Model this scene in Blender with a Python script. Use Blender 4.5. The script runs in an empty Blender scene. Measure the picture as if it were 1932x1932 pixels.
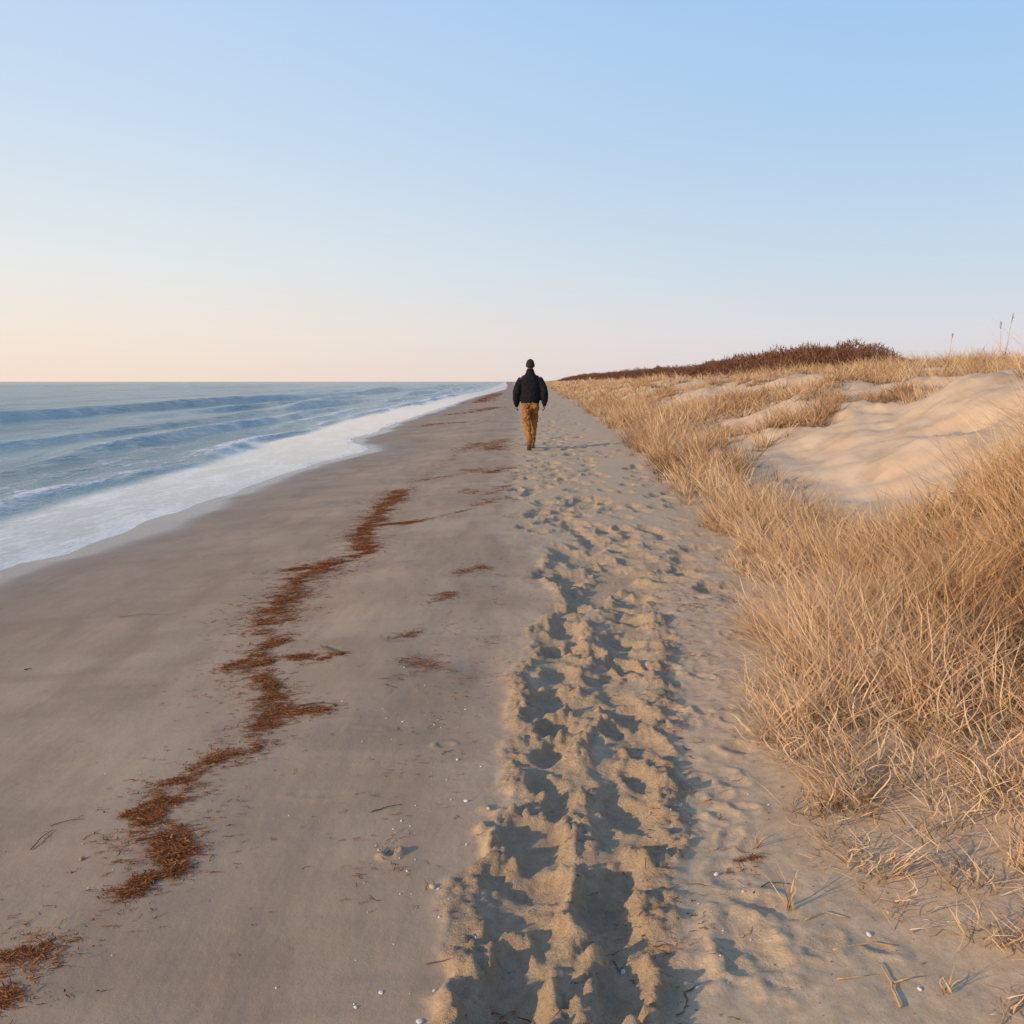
import bpy, bmesh, math, random
import numpy as np
from mathutils import Vector, Matrix

rng = np.random.default_rng(7)
random.seed(7)
scene = bpy.context.scene
COL = scene.collection
F_PX, CX = 1673.0, 966.0
CAM_H = 1.3
PITCH = math.atan((966 - 720) / F_PX)
SEA = -0.30

# ------------------------------------------------------------------ helpers
def ray(u, v):
    dx = (u - CX) / F_PX; dy = (CX - v) / F_PX
    c, s = math.cos(PITCH), math.sin(PITCH)
    return np.array([dx, c + dy * s, -s + dy * c])

def G(u, v, z=0.0):
    r = ray(u, v); t = (z - CAM_H) / r[2]
    return float(r[0] * t), float(r[1] * t)

def sstep(a, b, x):
    t = np.clip((x - a) / (b - a), 0, 1)
    return t * t * (3 - 2 * t)

def hsh(ix, iy, seed):
    h = (ix * 374761393 + iy * 668265263 + seed * 144665371) & 0xffffffff
    h = ((h ^ (h >> 13)) * 1274126177) & 0xffffffff
    h = h ^ (h >> 16)
    return h / 2147483648.0 - 1.0

def noise(x, y, seed=0):
    x = np.asarray(x, float); y = np.asarray(y, float)
    x, y = np.broadcast_arrays(x, y)
    ix = np.floor(x).astype(np.int64); iy = np.floor(y).astype(np.int64)
    fx = x - ix; fy = y - iy
    fx = fx * fx * fx * (fx * (fx * 6 - 15) + 10); fy = fy * fy * fy * (fy * (fy * 6 - 15) + 10)
    a = hsh(ix, iy, seed); b = hsh(ix + 1, iy, seed); c = hsh(ix, iy + 1, seed); d = hsh(ix + 1, iy + 1, seed)
    return (a * (1 - fx) + b * fx) * (1 - fy) + (c * (1 - fx) + d * fx) * fy

def fbm(x, y, seed=0, o=4, g=0.5):
    r = 0; a = 1; n = 0
    x = np.asarray(x, float); y = np.asarray(y, float)
    for k in range(o):
        r = r + a * noise(x, y, seed + k * 17); n += a
        a *= g; x = x * 2.03 + 3.1; y = y * 2.03 + 1.7
    return r / n

def np_mesh(name, V, Fq, smooth=True, attrs=None):
    me = bpy.data.meshes.new(name)
    me.vertices.add(len(V)); me.vertices.foreach_set('co', np.ascontiguousarray(V, dtype=np.float32).ravel())
    k = Fq.shape[1]
    me.loops.add(Fq.size); me.loops.foreach_set('vertex_index', np.ascontiguousarray(Fq, dtype=np.int32).ravel())
    me.polygons.add(len(Fq)); me.polygons.foreach_set('loop_start', np.arange(0, Fq.size, k, dtype=np.int32))
    me.polygons.foreach_set('use_smooth', np.full(len(Fq), smooth, dtype=bool))
    me.update(calc_edges=True)
    for n, a in (attrs or {}).items():
        at = me.attributes.new(n, 'FLOAT', 'POINT')
        at.data.foreach_set('value', np.ascontiguousarray(a, dtype=np.float32).ravel())
    return me

def link(name, me, mat=None, parent=None):
    o = bpy.data.objects.new(name, me); COL.objects.link(o)
    if mat is not None and me is not None:
        me.materials.clear(); me.materials.append(mat)
    if parent: o.parent = parent
    return o

def tag(o, label=None, cat=None, group=None, kind=None):
    if label: o['label'] = label
    if cat: o['category'] = cat
    if group: o['group'] = group
    if kind: o['kind'] = kind
    return o

def grid_faces(nx, ny):
    i = np.arange(nx - 1)[None, :] + np.arange(ny - 1)[:, None] * nx
    return np.stack([i, i + 1, i + nx + 1, i + nx], -1).reshape(-1, 4)

# ------------------------------------------------------------------ materials
def new_mat(name):
    m = bpy.data.materials.new(name); m.use_nodes = True
    nt = m.node_tree; nt.nodes.clear()
    return m, nt, nt.nodes, nt.links

def mathn(nt, op, a, b=None, c=None, clamp=False):
    n = nt.nodes.new('ShaderNodeMath'); n.operation = op; n.use_clamp = clamp
    for i, v in enumerate((a, b, c)):
        if v is None: continue
        if isinstance(v, (int, float)): n.inputs[i].default_value = v
        else: nt.links.new(v, n.inputs[i])
    return n.outputs[0]

def mixc(nt, f, a, b, mode='MIX'):
    n = nt.nodes.new('ShaderNodeMix'); n.data_type = 'RGBA'; n.blend_type = mode
    for s, v in ((0, f), (6, a), (7, b)):
        if isinstance(v, (int, float)): n.inputs[s].default_value = v
        elif isinstance(v, tuple): n.inputs[s].default_value = (v[0], v[1], v[2], 1)
        else: nt.links.new(v, n.inputs[s])
    return n.outputs[2]

def noise_n(nt, vec, scale, detail=4, rough=0.55, mscale=None):
    if mscale:
        mp = nt.nodes.new('ShaderNodeMapping'); mp.inputs['Scale'].default_value = mscale
        nt.links.new(vec, mp.inputs['Vector']); vec = mp.outputs[0]
    n = nt.nodes.new('ShaderNodeTexNoise'); n.inputs['Scale'].default_value = scale
    n.inputs['Detail'].default_value = detail; n.inputs['Roughness'].default_value = rough
    nt.links.new(vec, n.inputs['Vector'])
    return n.outputs[0]

def maprange(nt, v, a, b, c=0.0, d=1.0):
    n = nt.nodes.new('ShaderNodeMapRange'); n.interpolation_type = 'SMOOTHSTEP'
    nt.links.new(v, n.inputs[0])
    for i, x in enumerate((a, b, c, d)): n.inputs[i + 1].default_value = x
    return n.outputs[0]

def attr(nt, name):
    n = nt.nodes.new('ShaderNodeAttribute'); n.attribute_name = name
    return n.outputs['Fac']

def bump(nt, h, strength, dist, normal=None):
    n = nt.nodes.new('ShaderNodeBump'); n.inputs['Distance'].default_value = dist
    if isinstance(strength, (int, float)): n.inputs['Strength'].default_value = strength
    else: nt.links.new(strength, n.inputs['Strength'])
    nt.links.new(h, n.inputs['Height'])
    if normal: nt.links.new(normal, n.inputs['Normal'])
    return n.outputs[0]

def pbsdf(nt, color, rough, normal=None, spec=0.5, ior=None):
    b = nt.nodes.new('ShaderNodeBsdfPrincipled')
    for key, v in (('Base Color', color), ('Roughness', rough), ('Specular IOR Level', spec)):
        if isinstance(v, tuple): b.inputs[key].default_value = (*v, 1)
        elif isinstance(v, (int, float)): b.inputs[key].default_value = v
        else: nt.links.new(v, b.inputs[key])
    if ior: b.inputs['IOR'].default_value = ior
    if normal: nt.links.new(normal, b.inputs['Normal'])
    return b.outputs[0]

def mixs(nt, f, a, b):
    mx = nt.nodes.new('ShaderNodeMixShader')
    if isinstance(f, (int, float)): mx.inputs[0].default_value = f
    else: nt.links.new(f, mx.inputs[0])
    nt.links.new(a, mx.inputs[1]); nt.links.new(b, mx.inputs[2])
    return mx.outputs[0]

def out(nt, sh):
    o = nt.nodes.new('ShaderNodeOutputMaterial'); nt.links.new(sh, o.inputs[0])

def nt_comb(nt, v):
    n = nt.nodes.new('ShaderNodeCombineColor')
    for i in range(3): nt.links.new(v, n.inputs[i])
    return n.outputs[0]

def simple_mat(name, c1, c2, scale=20, rough=0.8, bs=0.2, bd=0.01, bscale=None, spec=0.3):
    m, nt, ns, ls = new_mat(name)
    tc = nt.nodes.new('ShaderNodeTexCoord').outputs['Object']
    n = noise_n(nt, tc, scale, 5)
    f = maprange(nt, n, 0.35, 0.65)
    col = mixc(nt, f, c1, c2)
    nb = bump(nt, noise_n(nt, tc, bscale or scale * 3, 4), bs, bd)
    out(nt, pbsdf(nt, col, rough, nb, spec))
    return m

def sand_material():
    m, nt, ns, ls = new_mat('beach_sand')
    pos = nt.nodes.new('ShaderNodeNewGeometry').outputs['Position']
    wet = attr(nt, 'wet'); dry = attr(nt, 'dry'); dune = attr(nt, 'dune'); dist = attr(nt, 'disturbed')
    big = noise_n(nt, pos, 0.8, 5, 0.6)
    streak = noise_n(nt, pos, 2.2, 6, 0.62, (1.8, 0.45, 1.0))
    band = noise_n(nt, pos, 1.3, 6, 0.6, (0.6, 1.6, 1.0))
    grain = noise_n(nt, pos, 420, 2, 0.7)
    mid = noise_n(nt, pos, 34, 4, 0.65)
    crumb = noise_n(nt, pos, 75, 5, 0.75)
    comp = mixc(nt, maprange(nt, big, 0.35, 0.65), (0.365, 0.256, 0.160), (0.440, 0.318, 0.206))
    comp = mixc(nt, maprange(nt, streak, 0.46, 0.68, 0, 0.6), comp, (0.300, 0.205, 0.130))
    comp = mixc(nt, maprange(nt, band, 0.50, 0.66, 0, 0.45), comp, (0.285, 0.198, 0.130))
    dryc = mixc(nt, maprange(nt, mid, 0.35, 0.65), (0.47, 0.335, 0.200), (0.57, 0.415, 0.258))
    col = mixc(nt, dry, comp, dryc)
    dunec = mixc(nt, maprange(nt, streak, 0.3, 0.7), (0.56, 0.400, 0.250), (0.65, 0.485, 0.315))
    col = mixc(nt, dune, col, dunec)
    col = mixc(nt, wet, col, (0.200, 0.142, 0.096))
    g = maprange(nt, grain, 0.3, 0.7, 0.88, 1.10)
    col = mixc(nt, 1.0, col, nt_comb(nt, g), 'MULTIPLY')
    fl = noise_n(nt, pos, 75, 2, 0.5)
    ffac = mathn(nt, 'MULTIPLY', maprange(nt, fl, 0.68, 0.74), mathn(nt, 'MULTIPLY', dry, 0.6))
    col = mixc(nt, ffac, col, (0.10, 0.055, 0.032))
    nb = bump(nt, grain, 0.28, 0.003)
    nb = bump(nt, mid, 0.20, 0.008, nb)
    nb = bump(nt, crumb, mathn(nt, 'MULTIPLY', dist, 0.95), 0.018, nb)
    nb = bump(nt, noise_n(nt, pos, 5, 5, 0.6, (1.0, 0.5, 1.0)), 0.28, 0.02, nb)
    rough = maprange(nt, wet, 0.0, 1.0, 0.92, 0.22)
    out(nt, pbsdf(nt, col, rough, nb, maprange(nt, wet, 0, 1, 0.22, 0.5)))
    return m

def sea_material():
    m, nt, ns, ls = new_mat('sea_water')
    pos = nt.nodes.new('ShaderNodeNewGeometry').outputs['Position']
    foam = attr(nt, 'foam'); film = attr(nt, 'film')
    lace = noise_n(nt, pos, 1.5, 7, 0.70, (1.9, 0.6, 1.0))
    lace2 = noise_n(nt, pos, 9.0, 5, 0.7, (1.4, 0.7, 1.0))
    ll = mathn(nt, 'ADD', mathn(nt, 'MULTIPLY', lace, 0.65), mathn(nt, 'MULTIPLY', lace2, 0.35))
    f = mathn(nt, 'ADD', mathn(nt, 'SUBTRACT', foam, 0.5), mathn(nt, 'MULTIPLY', mathn(nt, 'SUBTRACT', ll, 0.5), 2.8))
    ff = maprange(nt, f, -0.02, 0.30)
    rip = noise_n(nt, pos, 1.0, 6, 0.65, (1.7, 0.45, 1.0))
    rip2 = noise_n(nt, pos, 7.0, 4, 0.6, (1.4, 0.6, 1.0))
    nb = bump(nt, rip, 0.70, 0.28)
    nb = bump(nt, rip2, 0.40, 0.03, nb)
    tone = noise_n(nt, pos, 0.14, 6, 0.62, (2.4, 0.30, 1.0))
    wc = mixc(nt, maprange(nt, tone, 0.38, 0.62), (0.105, 0.215, 0.232), (0.230, 0.350, 0.355))
    d = nt.nodes.new('ShaderNodeBsdfDiffuse'); ls.new(wc, d.inputs[0]); ls.new(nb, d.inputs['Normal'])
    gl = nt.nodes.new('ShaderNodeBsdfGlossy'); gl.inputs['Roughness'].default_value = 0.12; ls.new(nb, gl.inputs['Normal'])
    fr = nt.nodes.new('ShaderNodeFresnel'); fr.inputs[0].default_value = 1.33; ls.new(nb, fr.inputs['Normal'])
    water = mixs(nt, mathn(nt, 'MINIMUM', mathn(nt, 'MULTIPLY', fr.outputs[0], 0.90), 0.62), d.outputs[0], gl.outputs[0])
    fnb = bump(nt, lace2, 0.6, 0.03)
    foamb = pbsdf(nt, (0.78, 0.735, 0.69), 0.7, fnb, 0.2)
    filmn = bump(nt, noise_n(nt, pos, 5, 3, 0.5, (1.0, 0.4, 1.0)), 0.08, 0.008)
    fl = mathn(nt, 'ADD', mathn(nt, 'MULTIPLY', noise_n(nt, pos, 0.9, 7, 0.68, (2.2, 0.7, 1.0)), 0.6), mathn(nt, 'MULTIPLY', lace2, 0.4))
    filmc = mixc(nt, maprange(nt, fl, 0.44, 0.62), (0.31, 0.285, 0.26), (0.66, 0.62, 0.585))
    filmb = pbsdf(nt, filmc, 0.08, filmn, 0.5, 1.33)
    out(nt, mixs(nt, ff, mixs(nt, film, water, filmb), foamb))
    return m

def blade_material(name, cols, base_dark=0.55, transl=0.25):
    m, nt, ns, ls = new_mat(name)
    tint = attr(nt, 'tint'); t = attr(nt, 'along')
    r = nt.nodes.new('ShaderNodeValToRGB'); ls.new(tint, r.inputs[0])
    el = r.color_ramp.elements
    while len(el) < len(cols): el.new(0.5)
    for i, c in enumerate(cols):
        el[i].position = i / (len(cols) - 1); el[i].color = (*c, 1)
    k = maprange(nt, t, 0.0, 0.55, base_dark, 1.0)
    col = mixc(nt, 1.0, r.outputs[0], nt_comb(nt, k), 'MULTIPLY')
    d = nt.nodes.new('ShaderNodeBsdfDiffuse'); ls.new(col, d.inputs[0])
    tr = nt.nodes.new('ShaderNodeBsdfTranslucent'); ls.new(col, tr.inputs[0])
    out(nt, mixs(nt, transl, d.outputs[0], tr.outputs[0]))
    return m

M_SAND = sand_material()
M_SEA = sea_material()
M_GRASS = blade_material('dry_grass', [(0.20, 0.098, 0.044), (0.52, 0.305, 0.142), (0.74, 0.495, 0.268), (0.86, 0.655, 0.425)], 0.38)  # blade bases darkened: own stem tone plus painted shade for gaps between blades
M_WEED = blade_material('dried_seaweed', [(0.10, 0.036, 0.015), (0.23, 0.080, 0.030), (0.38, 0.145, 0.054), (0.54, 0.27, 0.12)], 0.95, 0.1)
M_SHRUB = blade_material('shrub_twigs', [(0.13, 0.060, 0.038), (0.20, 0.092, 0.056), (0.28, 0.135, 0.080), (0.36, 0.20, 0.115)], 0.65, 0.15)
M_STEM = simple_mat('woody_stem', (0.10, 0.06, 0.04), (0.16, 0.09, 0.055), 30)
M_TWIG = simple_mat('dry_twig', (0.40, 0.27, 0.14), (0.52, 0.36, 0.20), 40)
M_DARKTWIG = simple_mat('dark_twig', (0.09, 0.055, 0.035), (0.16, 0.095, 0.06), 40)
M_SHELL = simple_mat('shell_white', (0.62, 0.57, 0.50), (0.74, 0.71, 0.66), 60, 0.5)
M_PEBBLE = simple_mat('pebble_tan', (0.42, 0.32, 0.22), (0.55, 0.45, 0.34), 60, 0.6)
M_RUST = simple_mat('pebble_rust', (0.34, 0.17, 0.07), (0.45, 0.25, 0.12), 60, 0.6)

# ------------------------------------------------------------------ terrain functions
wl_px = [(0, 1065), (90, 1047), (180, 1015), (250, 988), (330, 958), (420, 932), (500, 900), (590, 873), (655, 858), (687, 849),
         (662, 838), (648, 829), (700, 816), (713, 808), (765, 790), (830, 770), (890, 750), (950, 735)]
_w = np.array([G(u, v, SEA) for u, v in wl_px])
WY = np.concatenate([[-60, -5, 3], _w[:, 1], [400, 1000, 4000, 20000]])
WX = np.concatenate([[-5.5, -4.9, -4.6], _w[:, 0], [-2.5, -7, -28, -140]])
def xw(y):
    return np.interp(y, WY, WX) + 0.14 * fbm(np.asarray(y) * 0.9, np.asarray(y) * 0 + 5.5, 41, 4) * sstep(60, 20, y)

toe_px = [(1930, 1960), (1700, 1780), (1490, 1605), (1435, 1495), (1440, 1300), (1450, 1150), (1360, 1050), (1310, 960), (1235, 890), (1190, 850), (1140, 800), (1090, 765), (1050, 740)]
_t = np.array([G(u, v, 0) for u, v in toe_px])
TY = np.concatenate([[-60, 0, 1.3], _t[:, 1], [400, 1500, 20000]])
TX = np.concatenate([[2.2, 1.6, 1.15], _t[:, 0], [13, 40, 500]])
def toe(y): return np.interp(y, TY, TX)
PCY = [-5, 1.69, 2.39, 3.85, 5.8, 7.5, 10, 17, 40, 120, 400]
PCX = [0.06, 0.115, 0.20, 0.375, 0.58, 0.68, 0.80, 0.95, 1.2, 2.0, 5.0]
def pcx(y): return np.interp(y, PCY, PCX) + 0.035 * np.sin(np.asarray(y) * 2.6 + 0.8) * sstep(7, 5, y)
PLY = [-5, 1.7, 2.4, 3.6, 6, 8, 12, 17, 40, 120]
PLX = [-0.13, -0.14, -0.09, 0.02, 0.24, 0.08, -0.02, 0.1, 0.3, 0.8]
def pleft(y): return np.interp(y, PLY, PLX)

def H0(x, y):
    x = np.asarray(x, float); y = np.asarray(y, float)
    w = xw(y)
    z = 0.068 * (x - w) + SEA
    z = np.where(z > -0.06, -0.06 + 0.06 * (1 - np.exp(-(np.maximum(z, -0.06) + 0.06) / 0.06)), z)
    z = np.maximum(z, -3.0)
    land = sstep(-0.28, -0.1, z)
    z = z + land * 0.018 * fbm(x * 0.8, y * 0.5, 3, 3)
    d = x - toe(y)
    prof = np.interp(d, [-1, 0, 1, 2, 4, 6, 9, 13, 16, 22, 60, 400], [0, 0.02, 0.10, 0.25, 0.80, 1.12, 1.42, 1.70, 1.95, 2.0, 1.5, 1.5])
    hum = fbm(x * 0.30, y * 0.16, 9, 4)
    rid = 1 - 2 * np.abs(fbm(x * 0.42 + 0.25 * y, y * 0.22 - 0.1 * x, 16, 4))
    rid2 = 1 - 2 * np.abs(fbm(x * 0.95 + 0.35 * y, y * 0.45 - 0.2 * x, 18, 4))
    hk = np.interp(d, [1.2, 3.5, 9, 14], [0, 1, 1, 0.5])
    prof = prof + hk * (0.28 * hum + 0.18 * (rid - 0.5) + 0.15 * (rid2 - 0.5) + 0.12 * fbm(x * 1.1, y * 0.7, 12, 4))
    prof = prof + 0.62 * np.exp(-(((x - 3.55) / 0.85) ** 2 + ((y - 5.1) / 1.2) ** 2))
    prof = prof + 0.12 * np.exp(-(((x - 1.9) / 0.7) ** 2 + ((y - 3.0) / 0.9) ** 2))
    prof = prof - 0.20 * np.exp(-(((x - 3.7) / 1.1) ** 2 + ((y - 9.4) / 2.4) ** 2))
    cr = 5.6 + 0.30 * (y - 9.0) + 0.45 * noise(y * 0.5, y * 0, 19)
    prof = prof + 0.34 * sstep(-0.8, 0.2, x - cr) * sstep(4.5, 0.8, x - cr) * sstep(7.0, 9.5, y) * sstep(20, 13, y)
    prof = prof - 0.15 * np.exp(-(((x - 4.3) / 0.9) ** 2 + ((y - 12.8) / 1.6) ** 2))
    prof = prof + sstep(0, 0.8, d) * 0.03 * fbm(x * 3, y * 2, 14, 3)
    return z + prof

# grid axes
ys = [-6, -4, -2.5, -1.2, -0.3, 0.3, 0.7, 1.0, 1.2, 1.3]
while ys[-1] < 90: ys.append(ys[-1] * 1.0044)
while ys[-1] < 900: ys.append(ys[-1] * 1.02)
while ys[-1] < 12000: ys.append(ys[-1] * 1.12)
ys = np.array(ys)
xs = list(np.arange(-0.85, 1.75, 0.0085))
s = 0.0085; a = xs[-1]
while a < 40: s = min(s * 1.035, 0.22); a += s; xs.append(a)
while a < 3000: s *= 1.25; a += s; xs.append(a)
s = 0.0085; a = xs[0]
while a > -9: s = min(s * 1.04, 0.12); a -= s; xs.insert(0, a)
while a > -300: s *= 1.4; a -= s; xs.insert(0, a)
xs = np.array(xs)
XX, YY = np.meshgrid(xs, ys)
Z = H0(XX, YY)
D = np.zeros_like(Z); MK = np.zeros_like(Z)

def stamp(cx, cy, rx, ry, rot, depth, rim, ang=0.38):
    R = 2.2 * max(rx, ry)
    i0, i1 = np.searchsorted(xs, [cx - R, cx + R]); j0, j1 = np.searchsorted(ys, [cy - R, cy + R])
    if i1 - i0 < 2 or j1 - j0 < 2: return
    X = XX[j0:j1, i0:i1]; Y = YY[j0:j1, i0:i1]
    c, s_ = math.cos(rot), math.sin(rot)
    lx = ((X - cx) * c + (Y - cy) * s_) / rx; ly = (-(X - cx) * s_ + (Y - cy) * c) / ry
    sd = int(abs(cx * 31 + cy * 77)) % 97
    r = np.sqrt(lx * lx + ly * ly) * (1 + ang * fbm(X * 11, Y * 11, sd, 4))
    dz = -depth / (1 + r ** 4.5) + rim * np.exp(-((r - 1.42) / 0.34) ** 2) * np.clip(0.60 + 1.0 * fbm(X * 11, Y * 11, sd + 5, 2), 0, 2)
    D[j0:j1, i0:i1] += dz
    MK[j0:j1, i0:i1] = np.maximum(MK[j0:j1, i0:i1], np.exp(-(r / 1.75) ** 4) * min(1.0, depth / 0.020))

MAN_X, MAN_Y = G(1000, 846, 0.0)
HY, HV = [1.5, 2.4, 3.9, 6], [0.115, 0.12, 0.145, 0.16]
hs = np.interp(YY, HY, HV)
fade = sstep(7.6, 5.0, YY) * sstep(0.2, 1.0, YY)
for sgn in (-1, 1):
    wob = 0.06 * noise(YY * 2.2, YY * 0 + sgn, 77)
    u_ = (XX - (pcx(YY) + sgn * hs + wob)) / 0.090
    D -= 0.013 * fade / (1 + u_ ** 4)
    MK = np.maximum(MK, fade * np.exp(-(u_ / 1.5) ** 4))
for off, amp, wd in ((-0.225, 0.019, 0.042), (0.0, 0.018, 0.045), (0.235, 0.015, 0.05)):
    c_ = pcx(YY) + off * (hs / 0.12) + 0.065 * noise(YY * 2.8, YY * 0 + off * 9, 55) + 0.03 * noise(YY * 9, YY * 0 + off, 56)
    u_ = (XX - c_) / wd
    D += amp * fade * np.exp(-u_ ** 2) * np.clip(0.6 + 1.2 * noise(YY * 5, XX * 5, 66), 0, 1.8)
    MK = np.maximum(MK, fade * np.exp(-(u_ / 1.5) ** 4))
for sgn, y0 in ((-1, 1.55), (1, 1.75)):
    y = y0
    while y < 6.6:
        h_ = float(np.interp(y, HY, HV))
        k = random.uniform(0.75, 1.15)
        stamp(float(pcx(y)) + sgn * h_ + random.gauss(0, 0.028), y, 0.063 * k * random.uniform(.85, 1.2), 0.112 * k,
              random.gauss(0, 0.45), random.uniform(0.016, 0.032), random.uniform(0.013, 0.025))
        y += random.uniform(0.22, 0.44)
for _ in range(22):
    y = random.uniform(1.6, 6.4)
    stamp(float(pcx(y)) + random.uniform(-0.20, 0.24), y, random.uniform(0.035, 0.06), random.uniform(0.05, 0.08), random.gauss(0, 0.8), random.uniform(0.010, 0.020), random.uniform(0.008, 0.016))
for u, v, rx, ry, dp, rm in ((1010, 1580, 0.080, 0.12, 0.020, 0.026), (940, 1885, 0.070, 0.085, 0.028, 0.026), (1410, 1790, 0.06, 0.09, 0.009, 0.009),
                     (1150, 1740, 0.060, 0.12, 0.028, 0.026), (738, 1592, 0.022, 0.016, 0.004, 0.014),
                     (840, 1388, 0.03, 0.02, 0.005, 0.010)):
    x, y = G(u, v); stamp(x, y, rx, ry, 0.2, dp, rm)
n = 0
while n < 580:
    y = math.exp(random.uniform(math.log(5.2), math.log(60)))
    l = float(pleft(y)); r_ = min(float(toe(y)) - 0.03, l + 1.7 + 0.02 * y)
    x = random.uniform(l, r_) if random.random() < 0.62 else random.gauss(float(pcx(y)) - 0.08, 0.24)
    if not (l < x < r_): continue
    if abs(x - MAN_X) < 0.35 and abs(y - MAN_Y) < 0.75: continue
    k = 1 + 0.012 * y
    stamp(x, y, random.uniform(0.05, 0.075) * k, random.uniform(0.09, 0.15) * k, random.gauss(0, 0.5), random.uniform(0.016, 0.032) * k, random.uniform(0.003, 0.009) * k)
    n += 1
for _ in range(90):
    y = random.uniform(1.8, 6.0); x = random.uniform(float(pcx(y)) + 0.30, max(float(toe(y)) - 0.05, float(pcx(y)) + 0.34))
    stamp(x, y, random.uniform(0.025, 0.06), random.uniform(0.02, 0.05), random.uniform(0, 3), random.uniform(0.003, 0.009), random.uniform(0.002, 0.005))
for _ in range(26):
    y = random.uniform(2.4, 11.0); x = random.uniform(-1.0, float(pleft(y)) - 0.05)
    stamp(x, y, random.uniform(0.04, 0.09), random.uniform(0.015, 0.03), random.uniform(-0.3, 0.3), random.uniform(0.0015, 0.003), random.uniform(0.001, 0.003), 0.9)
for _ in range(170):
    y = random.uniform(8.5, 24); x = float(toe(y)) + random.uniform(1.2, 7.0)
    stamp(x, y, random.uniform(0.08, 0.13), random.uniform(0.10, 0.20), random.uniform(-1, 1), random.uniform(0.015, 0.035), random.uniform(0.006, 0.016))
D = np.where(D > 0.024, 0.024 + 0.022 * np.tanh((D - 0.024) / 0.022), D)
D = np.where(D < -0.030, -0.030 + 0.018 * np.tanh((D + 0.030) / 0.018), D)
dry = sstep(-0.26, 0.18, XX - pleft(YY) + 0.18 * fbm(XX * 5, YY * 2.5, 23, 4))
nearf = sstep(14, 6, YY)
bil = np.abs(fbm(XX * 22, YY * 20, 31, 3)) * 0.027 + np.abs(noise(XX * 44, YY * 44, 37)) * 0.013 * sstep(5.0, 2.6, YY) + np.abs(noise(XX * 70, YY * 66, 38)) * 0.007 * sstep(2.8, 2.0, YY)
D += MK * bil * (0.25 + 1.05 * sstep(-0.014, 0.014, D)) * nearf
D += dry * nearf * sstep(0.3, -0.2, XX - toe(YY)) * (0.0045 * fbm(XX * 14, YY * 11, 45, 4) + 0.006 * fbm(XX * 4, YY * 3, 46, 3))
D += (1 - dry) * sstep(-0.27, -0.2, Z) * (0.0025 * fbm(XX * 7, YY * 2.2, 48, 4) + 0.014 * fbm(XX * 1.5, YY * 0.8, 49, 3) + 0.0015 * fbm(XX * 3, YY * 14, 50, 2))
Z = Z + D
def Zs(x, y):
    x = np.asarray(x, float); y = np.asarray(y, float)
    i = np.clip(np.searchsorted(xs, x) - 1, 0, len(xs) - 2); j = np.clip(np.searchsorted(ys, y) - 1, 0, len(ys) - 2)
    fx = (x - xs[i]) / (xs[i + 1] - xs[i]); fy = (y - ys[j]) / (ys[j + 1] - ys[j])
    return (Z[j, i] * (1 - fx) + Z[j, i + 1] * fx) * (1 - fy) + (Z[j + 1, i] * (1 - fx) + Z[j + 1, i + 1] * fx) * fy
def GT(u, v):
    z = 0.0
    for _ in range(6):
        x, y = G(u, v, z); z = float(H0(x, y))
    return x, y

sw = XX - xw(YY)
wet = sstep(0.9, 0.1, sw + 0.3 * fbm(XX * 0.8, YY * 0.5, 61, 3)) * 0.85 + 0.38 * sstep(3.2, 0.4, sw)
wet = np.clip(wet, 0, 1)
dune = sstep(0.6, 2.0, XX - toe(YY))
me = np_mesh('beach', np.stack([XX, YY, Z], -1).reshape(-1, 3), grid_faces(len(xs), len(ys)), True,
             {'wet': wet, 'dry': dry, 'dune': dune, 'disturbed': np.clip(MK * 1.0 + 0.12 * dry, 0, 1)})
beach = link('beach', me, M_SAND); tag(beach, kind='structure')

# ------------------------------------------------------------------ sea
sv = list(np.arange(-0.6, 12, 0.07)); st = 0.07
while sv[-1] < 9000: st *= 1.022 if sv[-1] < 200 else 1.12; sv.append(sv[-1] + st)
sv = np.array(sv)
yv = [-40, -25, -15, -8, -4, -1, 1, 2, 3]
while yv[-1] < 12000: st = max(0.10, yv[-1] * (0.011 if yv[-1] < 300 else 0.08)); yv.append(yv[-1] + st)
yv = np.array(yv)
S, YW = np.meshgrid(sv, yv)
XWT = xw(yv)[:, None]
XSM = np.interp(yv, [-60, 3, 15, 40, 100, 180, 400, 1000, 4000, 20000], [-5.5, -4.6, -4.2, -4.1, -3.2, -1.9, -2.5, -7, -28, -140])[:, None]
b1 = sstep(0.8, 3.0, S); blend = sstep(60, 1500, S)
XS = (XWT * (1 - b1) + XSM * b1) * (1 - blend) + (-4.0) * blend - S
s0 = np.interp(YW, [0, 8, 14, 20, 48, 150], [1.9, 1.95, 2.1, 2.6, 3.3, 3.6]) + 0.35 * fbm(YW * 0.35, YW * 0, 71, 3)
zw = np.zeros_like(S); foam = np.zeros_like(S) + 0.04
def crest(sc, wf, wb, seed, L, lo=0.15, hi=1.0):
    a = np.clip(0.55 + 1.1 * noise(YW / L, YW * 0 + 3.3, seed), lo, hi)
    u_ = S - sc - 0.05 * wb * fbm(YW * 0.8, YW * 0, seed + 3, 3) - 0.36 * wb * noise(YW / (L * 0.6), YW * 0, seed + 9)
    sh = np.exp(-np.where(u_ < 0, (u_ / wf) ** 2, np.abs(u_ / wb) ** 1.5))
    return a, sh, u_
a_, sh, u_ = crest(s0, 0.20, 0.9, 101, 7, 0.45); zw += 0.14 * a_ * sh
foam += 0.62 * a_ * np.exp(-np.where(u_ < 0, (u_ / 0.18) ** 2, (u_ / 0.38) ** 2))
a_, sh, u_ = crest(s0 + 1.3, 0.3, 0.8, 106, 9); zw += 0.11 * a_ * sh; foam += 0.28 * a_ * np.exp(-(u_ / 0.22) ** 2)
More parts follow.
